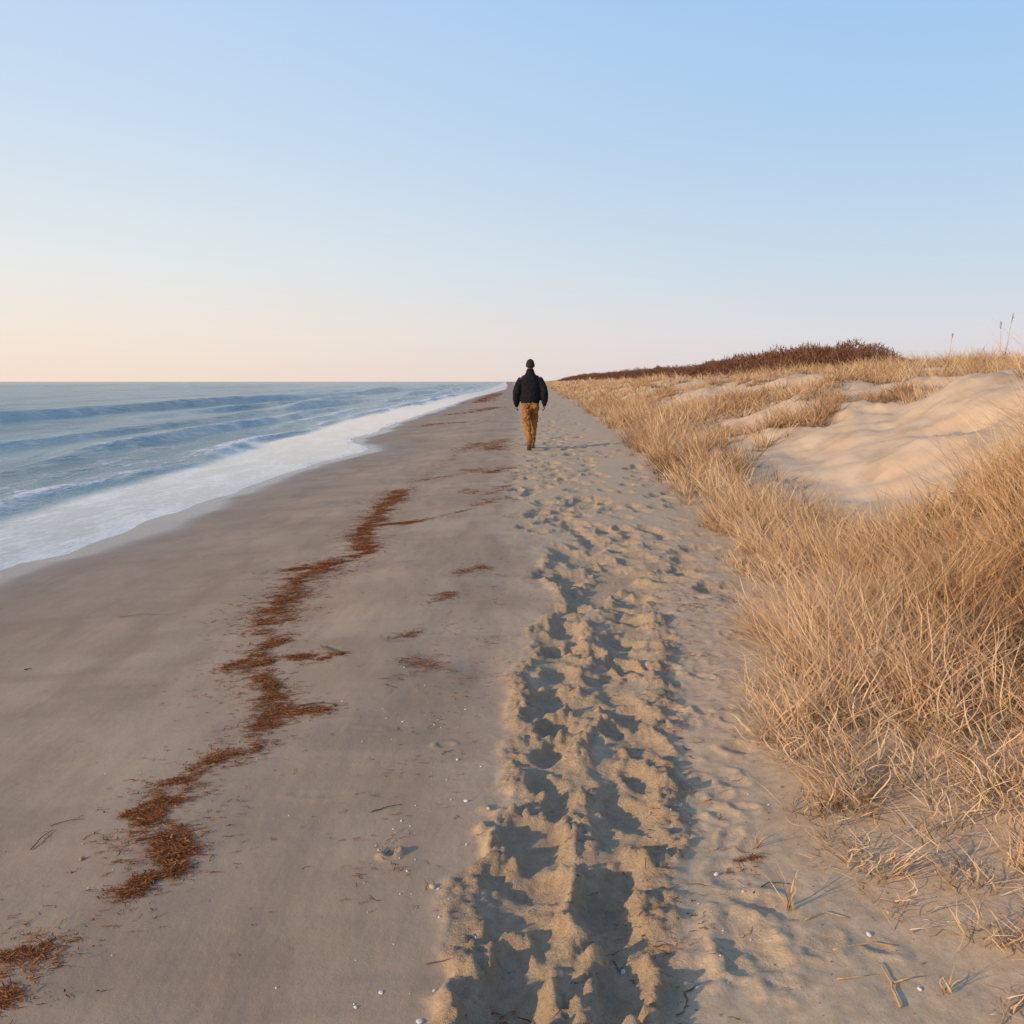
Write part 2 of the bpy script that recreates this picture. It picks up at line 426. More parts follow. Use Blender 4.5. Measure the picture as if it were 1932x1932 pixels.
a_, sh, u_ = crest(s0 + 2.6, 0.35, 1.0, 111, 12, 0.25); zw += 0.20 * a_ * sh; foam += 0.42 * a_ * np.exp(-np.where(u_ < 0, (u_ / 0.14) ** 2, (u_ / 0.35) ** 2))
a_, sh, u_ = crest(8.3, 0.42, 1.6, 121, 14, 0.35); zw += 0.42 * a_ * sh; foam += 0.22 * a_ * np.exp(-((u_ + 0.9) / 0.5) ** 2)
a_, sh, u_ = crest(11.6, 0.5, 1.6, 131, 11, 0.15); zw += 0.30 * a_ * sh; foam += 0.14 * a_ * np.exp(-((u_ - 0.1) / 0.3) ** 2)
a_, sh, u_ = crest(16.2, 0.7, 2.8, 141, 34, 0.5); zw += 0.76 * a_ * sh; foam += 0.28 * a_ * np.exp(-((u_ - 0.2) / 0.4) ** 2)
for sc, am, wf, wb, sd, L in ((23, .40, 1.2, 3.4, 151, 30), (33, .46, 1.5, 5, 161, 40), (46, .52, 2, 6, 171, 50), (66, .54, 3, 8, 181, 70), (95, .58, 4, 11, 191, 100), (140, .68, 6, 16, 201, 150), (210, .78, 9, 25, 211, 200)):
    a_, sh, u_ = crest(sc, wf, wb, sd, L); zw += am * a_ * sh
    foam += 0.10 * a_ * np.exp(-(u_ / wf) ** 2)
zw += sstep(1.5, 5, S) * (0.05 * fbm(S * 0.9, YW * 0.3, 221, 4) + 0.05 * fbm(S * 0.35, YW * 0.12, 231, 3)) * sstep(400, 100, S)
rough_b = sstep(0.25, 0.7, foam)
zw += rough_b * sstep(1.0, 2.0, S) * 0.04 * fbm(XS * 4, YW * 3, 241, 3) * sstep(60, 25, YW)
film = sstep(0.30, -0.25, S - s0 + 0.35) * (1 - 0.45 * sstep(30, 140, YW))
foam += 0.50 * sstep(0.12, 0.02, S) * (S < 0.4)
for q, wq in ((0.55, 0.05), (0.30, 0.025)):
    foam += 0.36 * np.exp(-((S - s0 * q - 0.30 * fbm(YW * 0.8, YW * 0, 251 + int(q * 100), 4)) / wq) ** 2)
foam += 0.04 * film
foam += 0.22 * sstep(-0.2, 0.2, S - s0) * sstep(3.2, 0.8, S - s0)
foam += 0.10 * sstep(13, 7, S) * (1 - film)
foam += 0.12 * sstep(22, 70, YW) * sstep(15, 5, S) * (1 - film)
ZW = SEA + 0.010 + zw
ZW = np.maximum(ZW, np.where(S > 0.3, SEA - 0.068 * S + 0.02, -9))
me = np_mesh('sea', np.stack([XS, YW + 0 * XS, ZW], -1).reshape(-1, 3), grid_faces(len(sv), len(yv))[:, ::-1], True,
             {'foam': np.clip(foam, 0, 1), 'film': film})
sea = link('sea', me, M_SEA); tag(sea, kind='structure')

# ------------------------------------------------------------------ blades (grass, weed, twigs)
def blades(px, py, pz, h, th0, bend, az, width, segs, tint, wob=0.0, taper=0.85):
    n = len(px)
    V = np.zeros((n, segs + 1, 2, 3)); A = np.zeros((n, segs + 1, 2))
    fa = rng.uniform(0, 2 * np.pi, n)
    wx, wy = np.cos(fa), np.sin(fa)
    P = np.stack([px, py, pz], -1).astype(float)
    ph = rng.uniform(0, 6.28, n); fr = rng.uniform(4, 9, n)
    for k in range(segs + 1):
        t = k / segs
        wd = 0.5 * width * (1 - taper * t ** 2)
        ox = wob * np.sin(ph + fr * t) * t ** 0.5
        off = np.stack([ox * np.cos(az + 1.57), ox * np.sin(az + 1.57), 0 * ox], -1)
        w3 = np.stack([wx * wd, wy * wd, 0.25 * wd * np.sin(ph)], -1)
        V[:, k, 0] = P + off - w3; V[:, k, 1] = P + off + w3; A[:, k] = t
        th = th0 + bend * (t + 0.5 / segs)
        sl = h / segs
        P = P + np.stack([np.sin(th) * np.cos(az) * sl, np.sin(th) * np.sin(az) * sl, np.cos(th) * sl], -1)
    b = (np.arange(n) * (segs + 1) * 2)[:, None] + (np.arange(segs) * 2)[None, :]
    Fq = np.stack([b, b + 1, b + 3, b + 2], -1).reshape(-1, 4)
    T = np.repeat(tint, (segs + 1) * 2)
    return V.reshape(-1, 3), Fq, A.reshape(-1), T

def join(parts):
    Vs, Fs, As, Ts = [], [], [], []; o = 0
    for V, Fq, A, T in parts:
        Vs.append(V); Fs.append(Fq + o); As.append(A); Ts.append(T); o += len(V)
    return np.concatenate(Vs), np.concatenate(Fs), np.concatenate(As), np.concatenate(Ts)

def dens(x, y):
    d = x - toe(y)
    bw = np.interp(y, [0, 4.8, 5.8, 6.6, 7.5, 9, 14, 25, 50, 150], [9, 9, 2.3, 1.4, 1.0, 0.75, 0.85, 1.8, 3.0, 4.0]) + 0.40 * noise(x * 0.9, y * 0.7, 301)
    patch = 0.70 + 0.60 * fbm(x * 2.4, y * 1.8, 305, 3)
    belt = sstep(-0.06, 0.22, d + 0.16 * noise(x * 2.5, y * 2.0, 303)) * sstep(0.45, -0.1, d - bw) * patch
    thr = np.interp(y, [6, 15, 19, 30, 60], [0.38, 0.26, 0.02, -0.08, -0.25])
    up = sstep(-0.06, 0.20, fbm(x * 0.55, y * 0.33, 307, 4) - thr) * sstep(0.8, 2.0, d)
    bare = np.exp(-(((x - 5.2) / 3.1) ** 6 + ((y - 11.4) / 4.4) ** 6))
    tuft = sstep(0.29, 0.44, fbm(x * 1.1, y * 0.6, 309, 3)) * sstep(0.8, 2.0, d) * 0.65
    up = np.maximum(up * (1 - bare), tuft * bare)
    return np.clip(np.maximum(belt, up), 0, 1)

def grass_zone(y0, y1, per_m2, nb, width, h, segs, rad, wob, xmax, lowf=0.28):
    npts = int(per_m2 * (y1 - y0) * xmax)
    y = rng.uniform(y0, y1, npts); x = toe(y) - 0.15 + rng.uniform(0, 1, npts) * xmax
    k = (rng.uniform(0, 1, npts) < dens(x, y)) & (x < 0.66 * y + 2.0)
    x = x[k]; y = y[k]; n = len(x)
    hT = h * rng.uniform(0.6, 1.2, n) * (0.85 + 0.45 * noise(x * 0.8, y * 0.5, 311)) * (0.62 + 0.38 * sstep(-0.05, 0.45, x - toe(y)))
    hT = hT * (1 + 0.85 * np.exp(-(((x - 3.3) / 0.8) ** 2 + ((y - 5.0) / 1.2) ** 2)))
    hT = hT * (0.62 + 0.38 * sstep(1.5, 2.6, y))
    taz = 6.28 * (0.5 + 0.5 * noise(x * 1.3, y * 1.3, 317)) + rng.normal(0, 0.8, n)
    tl = np.abs(rng.normal(0.0, 0.22, n))
    X = np.repeat(x, nb); Y = np.repeat(y, nb); HT = np.repeat(hT, nb)
    a = rng.uniform(0, 6.28, n * nb); r = rad * np.sqrt(rng.uniform(0, 1, n * nb))
    X = X + r * np.cos(a); Y = Y + r * np.sin(a)
    low = rng.uniform(0, 1, n * nb) < lowf
    hh = HT * rng.uniform(0.5, 1.2, n * nb)
    edge = sstep(0.5, 0.0, X - toe(Y))
    az = a + rng.normal(0, 0.7, n * nb)
    az = np.where(rng.uniform(0, 1, n * nb) < 0.5, np.repeat(taz, nb) + rng.normal(0, 0.5, n * nb), az)
    az = np.where(rng.uniform(0, 1, n * nb) < 0.32 * edge, np.pi * 1.2 + rng.normal(0, 0.8, n * nb), az)
    th0 = np.where(low, rng.uniform(0.5, 1.4, n * nb), np.abs(rng.normal(0.10, 0.2, n * nb)) + 0.25 * r / rad + np.repeat(tl, nb))
    bend = np.where(low, rng.uniform(-0.4, 0.8, n * nb), rng.uniform(0.0, 1.25, n * nb))
    tint = np.clip(np.repeat(0.57 + 0.33 * noise(x * 0.9, y * 0.6, 315) + rng.normal(0, 0.13, n), nb) + rng.normal(0, 0.17, n * nb) - 0.12 * low, 0, 1)
    V, Fq, A, T = blades(X, Y, Zs(X, Y) - 0.012, hh, th0, bend, az, width * rng.uniform(0.6, 1.3, n * nb), segs, tint, wob)
    V[:, 2] = np.maximum(V[:, 2], Zs(V[:, 0], V[:, 1]) - 0.012 + 0.018 * np.clip(A, 0, 1))
    return V, Fq, A, T

def grass_obj(parts, label):
    V, Fq, A, T = join(parts)
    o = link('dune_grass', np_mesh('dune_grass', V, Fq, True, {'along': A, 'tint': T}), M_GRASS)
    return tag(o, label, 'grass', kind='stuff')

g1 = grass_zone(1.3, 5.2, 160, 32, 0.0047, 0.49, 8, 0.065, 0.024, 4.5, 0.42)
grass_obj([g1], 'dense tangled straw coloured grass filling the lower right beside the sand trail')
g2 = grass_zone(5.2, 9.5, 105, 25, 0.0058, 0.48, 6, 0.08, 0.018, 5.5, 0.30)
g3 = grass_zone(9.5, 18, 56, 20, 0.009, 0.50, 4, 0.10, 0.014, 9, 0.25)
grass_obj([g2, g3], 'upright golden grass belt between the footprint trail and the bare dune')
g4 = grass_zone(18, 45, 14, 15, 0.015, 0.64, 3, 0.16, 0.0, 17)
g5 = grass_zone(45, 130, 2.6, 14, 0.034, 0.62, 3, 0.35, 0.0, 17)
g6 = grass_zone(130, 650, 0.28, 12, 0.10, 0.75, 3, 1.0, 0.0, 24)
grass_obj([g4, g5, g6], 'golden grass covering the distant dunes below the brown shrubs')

# ------------------------------------------------------------------ seaweed wrack
def weed(lines, label, nper=900, lift=0.006, L=(0.010, 0.042), wd=0.0033, kind=None, flat=(1.35, 1.57), thr=0.46):
    PX, PY = [], []
    for pts, width in lines:
        P = np.array([GT(u, v) for u, v in pts]); seg = np.hypot(*np.diff(P, axis=0).T); cum = np.concatenate([[0], np.cumsum(seg)])
        n = max(30, int(nper * (cum[-1] + 0.15)))
        t = rng.uniform(0, cum[-1], n)
        x = np.interp(t, cum, P[:, 0]) + width * 0.9 * noise(t * 9, t * 0, 421); y = np.interp(t, cum, P[:, 1])
        w = width * (0.35 + 0.9 * (noise(t * 7, t * 0 + len(pts), 401) * 0.5 + 0.5))
        w = w * np.where(rng.uniform(0, 1, n) < 0.22, 2.3, 0.85)
        x = x + rng.normal(0, 1, n) * w; y = y + rng.normal(0, 1, n) * w * 0.9
        k = rng.uniform(0, 1, n) < np.clip(thr + 1.3 * fbm(x * 13, y * 19, 405, 4), 0.05, 1)
        PX.append(x[k]); PY.append(y[k])
    x = np.concatenate(PX); y = np.concatenate(PY); n = len(x)
    mound = lift * np.clip(0.4 + 1.4 * fbm(x * 11, y * 11, 409, 3), 0, 1)
    z = Zs(x, y) + 0.001 + mound * rng.uniform(0, 1, n)
    az = np.where(rng.uniform(0, 1, n) < 0.6, rng.choice([0, np.pi], n) + rng.normal(0, 0.5, n), rng.uniform(0, 6.28, n))
    h = rng.uniform(L[0], L[1], n)
    V, Fq, A, T = blades(x, y, z, h, rng.uniform(flat[0], flat[1], n), rng.uniform(0.0, 0.3, n), az, wd * rng.uniform(0.5, 1.7, n), 4,
                     np.clip(rng.normal(0.46, 0.26, n), 0, 1), 0.006, 0.6)
    zz = Zs(V[:, 0], V[:, 1]) + 0.0015
    V[:, 2] = np.maximum(V[:, 2], zz + rng.uniform(0, 0.002, len(V)))
    o = link('seaweed_wrack', np_mesh('seaweed_wrack', V, Fq, True, {'along': A, 'tint': T}), M_WEED)
    return tag(o, label, 'seaweed', None, kind)

weed([([(-60, 1860), (0, 1815), (50, 1800), (90, 1815)], 0.042), ([(-40, 1900), (20, 1880)], 0.032)], 'clump of reddish brown seaweed in the bottom left corner of the sand', nper=5400)
weed([([(335, 1655), (318, 1590), (290, 1530), (305, 1510), (350, 1475), (400, 1435), (495, 1402)], 0.036), ([(350, 1610), (300, 1590)], 0.03), ([(290, 1532), (250, 1537)], 0.014), ([(285, 1650), (240, 1690)], 0.018)],
     'crooked band of brown seaweed on the smooth sand at lower left', nper=6000)
weed([([(475, 1382), (520, 1348), (580, 1345), (630, 1336)], 0.030), ([(505, 1375), (520, 1320), (495, 1280), (480, 1255)], 0.042), ([(480, 1258), (540, 1240), (600, 1243), (645, 1236)], 0.028), ([(430, 1265), (500, 1225), (540, 1200)], 0.038)],
     'hooked patch of rust brown seaweed midway along the wrack line', nper=5200)
weed([([(490, 1195), (520, 1150), (545, 1120), (570, 1085), (620, 1065), (680, 1045), (705, 1030)], 0.072), ([(690, 1035), (680, 1005), (715, 970), (735, 945), (755, 925)], 0.088), ([(550, 1075), (640, 1060)], 0.08), ([(720, 990), (790, 982)], 0.045)],
     'longest dense band of dark red seaweed stretching up the beach', nper=5000, L=(0.014, 0.055), wd=0.0042)
SC = 'stuff'
weed([([(815, 1140), (850, 1118)], 0.045)], 'small seaweed scrap nearer of two between the wrack line and footprints', nper=1500, kind=SC)
weed([([(865, 1085), (915, 1068)], 0.06)], 'small seaweed scrap farther of two between the wrack line and footprints', nper=1600, kind=SC)
weed([([(760, 990), (810, 978), (890, 960)], 0.035)], 'thin streak of seaweed running right from top of the longest band', nper=1000, kind=SC, L=(.015, .055), wd=.004)
weed([([(780, 910), (830, 900), (875, 893)], 0.05)], 'thin sparse seaweed streak just past the longest band', nper=600, kind=SC, L=(.015, .055), wd=.005)
weed([([(700, 1215), (760, 1205), (800, 1190)], 0.03)], 'wispy dark seaweed line level with the hooked patch left of footprints', nper=420, kind=SC, L=(.02, .06))
weed([([(750, 1285), (800, 1240), (840, 1270)], 0.05)], 'loose spray of seaweed threads just below the wispy line', nper=420, kind=SC, L=(.03, .09), wd=.003)
weed([([(870, 850), (905, 836), (930, 850), (950, 828)], 0.16)], 'scattered seaweed on the sand level with the walking person', nper=460, L=(0.04, 0.13), wd=0.010, kind=SC, thr=.28)
weed([([(880, 885), (930, 892), (955, 880)], 0.12)], 'seaweed scatter on the sand a little nearer than the walking person', nper=460, L=(0.04, 0.12), wd=0.009, kind=SC, thr=.28)
weed([([(870, 925), (920, 932), (960, 915)], 0.08)], 'thin seaweed streak between the longest band and the trampled trail', nper=460, L=(0.03, 0.10), wd=0.007, kind=SC, thr=.28)
weed([([(900, 955), (950, 940)], 0.08)], 'small seaweed scatter at the left edge of the trampled trail', nper=420, L=(0.03, 0.10), wd=0.007, kind=SC, thr=.25)
weed([([(790, 806), (830, 799), (890, 796)], 0.22)], 'distant brown seaweed strewn beside the far waterline', nper=240, L=(0.08, 0.25), wd=0.022, kind=SC, thr=.2)
weed([([(850, 783), (900, 776), (935, 768)], 0.35)], 'second distant row of seaweed beyond the person', nper=200, L=(0.1, 0.3), wd=0.03, kind=SC, thr=.2)
weed([([(905, 760), (925, 748), (945, 742)], 0.5)], 'farthest dark line of seaweed leading to the horizon', nper=70, L=(0.15, 0.5), wd=0.05, kind=SC, thr=.2)
weed([([(1330, 1630), (1380, 1640), (1440, 1650)], 0.022), ([(1390, 1625), (1430, 1618)], 0.012)], 'red brown seaweed shreds between footprints and lower right grass', nper=600, kind=SC)
weed([([(1290, 1145), (1400, 1135)], 0.06)], 'dark seaweed shreds on trampled sand at the edge of the grass', nper=380, kind=SC)
weed([([(940, 1900), (980, 1915)], 0.03)], 'few dark seaweed threads in the footprint at the bottom edge', nper=300, kind=SC)
weed([([(60, 1790), (180, 1720), (300, 1620), (330, 1500), (440, 1420), (500, 1370), (450, 1260), (530, 1160), (640, 1060), (720, 960), (800, 900), (880, 850)], 0.12)],
     'fine loose seaweed bits scattered all along the wrack line', nper=800, lift=0.001, kind=SC, L=(.008, .04), wd=.0028, thr=.3)
weed([([(700, 1720), (790, 1500), (850, 1330), (900, 1180), (930, 1050)], 0.16)], 'fine dark debris sprinkled on firm sand along the left side of the trail', nper=340, lift=0.001, kind=SC, L=(.008, .045), wd=.0026, thr=.3)
weed([([(1240, 1900), (1260, 1600), (1270, 1400), (1290, 1200), (1240, 1050)], 0.14)], 'fine dark debris sprinkled on loose sand between the trail and the grass', nper=380, lift=0.001, kind=SC, L=(.01, .055), wd=.0028, thr=.3)

# ------------------------------------------------------------------ tubes, pebbles, twigs
def tube_bm(bm, pts, radii, sides=7):
    pts = [Vector([float(c) for c in p]) for p in pts]; rings = []
    for i, p in enumerate(pts):
        t = (pts[min(i + 1, len(pts) - 1)] - pts[max(i - 1, 0)]).normalized()
        ref = Vector((0, 0, 1)) if abs(t.z) < 0.9 else Vector((1, 0, 0))
        a = t.cross(ref).normalized(); b = t.cross(a); R = float(radii[i])
        rings.append([bm.verts.new(p + (a * math.cos(2 * math.pi * k / sides) + b * math.sin(2 * math.pi * k / sides)) * R) for k in range(sides)])
    for r0, r1 in zip(rings, rings[1:]):
        for k in range(sides): bm.faces.new((r0[k], r0[(k + 1) % sides], r1[(k + 1) % sides], r1[k]))
    bm.faces.new(rings[0]); bm.faces.new(rings[-1])

def bm_obj(name, bm, mat, parent=None, smooth=True):
    bmesh.ops.recalc_face_normals(bm, faces=bm.faces)
    me = bpy.data.meshes.new(name); bm.to_mesh(me); bm.free()
    if smooth: me.polygons.foreach_set('use_smooth', np.ones(len(me.polygons), dtype=bool))
    return link(name, me, mat, parent)

def pebble_mesh(name, mat, seed, sx, sy, sz):
    bm = bmesh.new(); bmesh.ops.create_icosphere(bm, subdivisions=3, radius=1)
    for v in bm.verts:
        c = v.co
        k = 1 + 0.18 * float(fbm(c.x * 1.5 + seed, c.y * 1.5 + c.z, seed, 2))
        v.co = Vector((c.x * sx * k, c.y * sy * k, c.z * sz * k))
    me = bpy.data.meshes.new(name); bm.to_mesh(me); bm.free()
    me.polygons.foreach_set('use_smooth', np.ones(len(me.polygons), dtype=bool)); me.materials.append(mat)
    return me
shell_meshes = [pebble_mesh('shell_fragment', M_SHELL, i + 1, 1, random.uniform(0.6, 0.95), random.uniform(0.3, 0.6)) for i in range(4)]
peb_meshes = [pebble_mesh('pebble', M_PEBBLE, 11, 1, .75, .6), pebble_mesh('pebble', M_RUST, 12, 1, .7, .6)]
def pebble(u, v, size, me, label, name='shell_fragment', cat='shell', group=None):
    x, y = GT(u, v)
    o = link(name, me); r = size
    o.scale = (r, r, r); o.rotation_euler = (random.gauss(0, .2), random.gauss(0, .2), random.uniform(0, 6.28))
    o.location = (x, y, float(Zs(x, y)) + 0.25 * r)
    return tag(o, label, cat, group)
pebble(879, 1513, 0.0085, shell_meshes[0], 'round white shell piece left of the deep footprints near mid trail')
pebble(863, 1434, 0.0075, shell_meshes[1], 'white shell piece on flat sand just up from the round one')
pebble(816, 1676, 0.0105, peb_meshes[0], 'tan pebble standing alone on the firm sand left of the trail', 'pebble', 'pebble')
pebble(792, 1928, 0.0085, shell_meshes[2], 'white shell piece at the very bottom edge of the sand')
pebble(1352, 1646, 0.0085, shell_meshes[3], 'white shell piece among the red brown seaweed shreds')
pebble(1403, 1686, 0.006, shell_meshes[0], 'small white shell piece just below the seaweed shreds at right')
pebble(1640, 1765, 0.008, shell_meshes[1], 'pale shell piece at the foot of the lower right grass')
pebble(1176, 1812, 0.0065, shell_meshes[2], 'tiny white shell piece lying inside a deep footprint')
pebble(155, 1621, 0.009, peb_meshes[1], 'rusty brown pebble left of the crooked seaweed band', 'pebble', 'pebble')
pebble(134, 1646, 0.0055, peb_meshes[1], 'smaller rusty pebble just below the other rusty one', 'pebble', 'pebble')
pebble(922, 1530, 0.008, peb_meshes[0], 'tan pebble at the left rim of the big footprint', 'pebble', 'pebble')
pebble(1735, 1868, 0.006, shell_meshes[3], 'pale shell piece on open sand at the bottom right')
for i in range(64):
    v = random.uniform(1250, 1900); u = random.gauss(830 - 0.08 * (v - 1300), 75)
    if u > 900 and v > 1500: u = 790 + random.uniform(-60, 60)
    sz = random.choice([0.0018, 0.0022, 0.0028, 0.0035, 0.005])
    pebble(u, v, sz, random.choice(shell_meshes), 'tiny white shell speck on the firm sand left of the footprints', group='tiny shell specks left of the footprints')
for i in range(22):
    v = random.uniform(1250, 1880); u = random.uniform(60, 640)
    pebble(u, v, random.choice([0.0018, 0.0022, 0.0028]), random.choice(shell_meshes), 'tiny pale shell speck on the smooth sand around the seaweed', group='tiny shell specks on the smooth sand')
for i in range(18):
    v = random.uniform(1350, 1880); u = random.uniform(1250, 1450)
    pebble(u, v, random.choice([0.002, 0.0025, 0.0035]), random.choice(shell_meshes), 'tiny pale shell speck on the loose sand beside the grass', group='tiny shell specks beside the grass')

def twig(px, r, mat, label, fork=None, lift=0.004, name='twig', cat='twig'):
    P = [GT(u, v) for u, v in px]
    pts = []
    for i, (x, y) in enumerate(P): pts.append((x, y, float(Zs(x, y)) + r + lift * (1 if i % 2 else 0.2)))
    o3 = Vector(pts[0])
    bm = bmesh.new(); n = len(pts)
    fine = []
    for i in range(n - 1):
        for k in range(4):
            t = k / 4; p = Vector(pts[i]).lerp(Vector(pts[i + 1]), t); fine.append(p + Vector((random.gauss(0, r * .5), random.gauss(0, r * .5), abs(random.gauss(0, r * .4)))))
    fine.append(Vector(pts[-1])); m = len(fine)
    tube_bm(bm, [p - o3 for p in fine], [r * (1 - 0.6 * i / (m - 1)) for i in range(m)])
    o = bm_obj(name, bm, mat); o.location = o3
    if fork:
        F_ = [GT(u, v) for u, v in fork]; b2 = bmesh.new()
        q = [Vector((x, y, float(Zs(x, y)) + r + 0.002)) - o3 for x, y in F_]
        tube_bm(b2, [q[0], (q[0] + q[-1]) / 2 + Vector((0, 0, .004)), q[-1]], [r * .7, r * .6, r * .3])
        bm_obj('side_twig', b2, mat, o)
    return tag(o, label, cat)
twig([(1700, 1905), (1680, 1860), (1660, 1820)], 0.0030, M_TWIG, 'forked dry stalk lying on sand at the bottom right', [(1680, 1860), (1740, 1848)])
twig([(1930, 1880), (1905, 1910), (1880, 1945)], 0.0036, M_TWIG, 'thick straw stalk in the bottom right corner', [(1905, 1910), (1940, 1895)])
twig([(1570, 1795), (1640, 1782), (1690, 1788)], 0.0026, M_TWIG, 'straight dry stalk lying sideways below the grass fringe')
twig([(1520, 1740), (1555, 1725), (1600, 1735)], 0.002, M_TWIG, 'thin short stalk lying nearest the grass fringe')
twig([(1580, 1850), (1640, 1845)], 0.002, M_TWIG, 'short stalk just left of the forked dry stalk')
twig([(1420, 1690), (1450, 1670), (1490, 1668)], 0.0020, M_DARKTWIG, 'dark thin twig right of the red brown seaweed shreds')
twig([(58, 1605), (80, 1583), (102, 1568)], 0.0018, M_DARKTWIG, 'small dark twig on smooth sand at far left')
twig([(95, 1560), (130, 1552), (160, 1548)], 0.0013, M_DARKTWIG, 'thin brown twig just above the small dark one at left')
twig([(605, 1222), (625, 1232), (645, 1238)], 0.005, M_DARKTWIG, 'dark stub of driftwood at the tip of the hooked seaweed patch', name='driftwood', cat='driftwood')
twig([(560, 1335), (600, 1330), (632, 1333)], 0.004, M_DARKTWIG, 'dark stick caught in the lower arm of the hooked seaweed patch', name='driftwood', cat='driftwood')
twig([(700, 1528), (730, 1520), (758, 1515)], 0.0018, M_DARKTWIG, 'dark stick half sunk in firm sand left of the trail', lift=0.001)
twig([(45, 1265), (60, 1262)], 0.004, M_DARKTWIG, 'lone dark chip of wood on the open sand at left edge', name='driftwood', cat='driftwood')
twig([(225, 1165), (270, 1160), (320, 1162)], 0.0016, M_DARKTWIG, 'long thin dark strand on the sand nearest the wet edge')
twig([(805, 1822), (840, 1822), (870, 1826)], 0.0016, M_DARKTWIG, 'thin dark twig beside the left rim of the lowest footprint')

def sprig(u, v, hgt, label, n=7):
    x, y = GT(u, v); z = float(Zs(x, y))
    k = np.zeros(n)
    V, Fq, A, T = blades(k + rng.normal(0, .006, n), k + rng.normal(0, .006, n), k - 0.01, rng.uniform(.5, 1, n) * hgt, np.abs(rng.normal(.1, .15, n)), rng.uniform(0, .6, n), rng.uniform(0, 6.28, n),
                     np.full(n, .004), 8, rng.uniform(.4, .9, n), .01)
    o = link('grass_sprig', np_mesh('grass_sprig', V, Fq, True, {'along': A, 'tint': T}), M_GRASS); o.location = (x, y, z)
    tag(o, label, 'grass sprig')
sprig(1490, 1715, 0.17, 'lone dry grass sprig standing on sand left of the lower right fringe', 8)
sprig(1790, 1880, 0.09, 'small dry grass sprig at the foot of the fringe near the right edge', 8)
sprig(1425, 1600, 0.10, 'short dry sprig beside the grass at the trail', 6)

def stalk(u, ybase, top_v, label, lean):
    y = ybase; x = (u - CX) / F_PX * y; z = float(Zs(x, y))
    ztop = CAM_H + (720 - top_v) / F_PX * y
    h = max(0.4, ztop - z)
    o = bpy.data.objects.new('tall_reed', None); COL.objects.link(o); o.location = (x, y, z); o.empty_display_size = .1
    bm = bmesh.new(); pts = [(lean * t * t, 0.02 * t, h * t - .02) for t in np.linspace(0, 1, 7)]
    tube_bm(bm, pts, list(np.linspace(.006, .0035, 7)), 6); bm_obj('stem', bm, M_TWIG, o)
    n = 30; t = rng.uniform(0.88, 1.01, n)
    V, Fq, A, T = blades(lean * t * t, 0.02 * t, h * t, np.full(n, .07), rng.uniform(.1, .6, n), rng.uniform(.2, 1.0, n), (0 if lean > 0 else np.pi) + rng.normal(0, .8, n), np.full(n, .007), 3, rng.uniform(.0, .5, n), 0)
    link('seed_head', np_mesh('seed_head', V, Fq, True, {'along': A, 'tint': T}), M_SHRUB, o)
    n = 6
    V, Fq, A, T = blades(np.zeros(n), np.zeros(n), rng.uniform(0, h * .4, n), np.full(n, h * .4), rng.uniform(.1, .4, n), rng.uniform(.3, .9, n), rng.uniform(0, 6.28, n), np.full(n, .014), 4, rng.uniform(.4, .9, n), 0)
    link('leaves', np_mesh('leaves', V, Fq, True, {'along': A, 'tint': T}), M_GRASS, o)
    tag(o, label, 'reed')
stalk(1882, 20, 598, 'tallest reed with dark seed head on the right skyline', .12)
stalk(1874, 20.5, 612, 'slim reed just left of the tallest one on the skyline', -.03)
stalk(1778, 22, 634, 'short faint reed left of the tallest pair on the skyline', .06)
stalk(1927, 19, 626, 'reed standing at the right edge of the picture', .05)

# ------------------------------------------------------------------ shrubs on the ridge
def shrub_meshes(seed):
    r = np.random.default_rng(seed)
    bm = bmesh.new()
    for k in range(9):
        a = float(r.uniform(0, 6.28)); l = float(r.uniform(.5, .8)); e = float(r.uniform(.2, .9))
        p = [Vector((0, 0, -.05)), Vector((math.cos(a) * e * .3, math.sin(a) * e * .3, l * .45)), Vector((math.cos(a) * e * .7, math.sin(a) * e * .7, l * (1 - .35 * e)))]
        tube_bm(bm, p, [.03, .02, .008], 5)
    bmesh.ops.recalc_face_normals(bm, faces=bm.faces)
    ms = bpy.data.meshes.new('stems'); bm.to_mesh(ms); bm.free(); ms.materials.append(M_STEM)
    n = 2600
    a = r.uniform(0, 6.28, n); rr = np.sqrt(r.uniform(0, 1, n)); lump = 0.75 + 0.35 * noise(np.cos(a) * 2 + seed, np.sin(a) * 2, seed)
    x = np.cos(a) * rr * lump; y = np.sin(a) * rr * lump
    top = np.sqrt(np.clip(1 - rr ** 2, 0, 1)) * (0.82 + 0.28 * noise(x * 3 + seed, y * 3, seed + 5))
    z = top * r.uniform(0.15, 0.95, n)
    V, Fq, A, T = blades(x, y, z, r.uniform(.06, .15, n), r.uniform(0, 1.2, n), r.uniform(-.2, .5, n), a + r.normal(0, .8, n), r.uniform(.010, .034, n), 2, np.clip(r.normal(.45, .2, n) + .25 * (z - .4), 0, 1), .015)
    mt = np_mesh('twigs', V, Fq, True, {'along': A, 'tint': T}); mt.materials.append(M_SHRUB)
    return ms, mt
variants = [shrub_meshes(s_) for s_ in (3, 8, 15, 22)]
def shrub(x, y, sx, sz, label, group=None):
    ms, mt = random.choice(variants)
    o = bpy.data.objects.new('dune_shrub', None); COL.objects.link(o)
    o.location = (x, y, float(Zs(x, y)) - .03); o.scale = (sx, sx, sz); o.rotation_euler = (0, 0, random.uniform(0, 6.28)); o.empty_display_size = .2
    link('stems', ms, None, o); link('twigs', mt, None, o)
    return tag(o, label, 'shrub', group)
def top_z(u): return float(np.interp(u, [1050, 1100, 1200, 1300, 1400, 1480, 1560, 1620, 1665], [712, 705, 694, 685, 665, 651, 642, 645, 660]))
random.seed(21)
y = 41.5; first = True
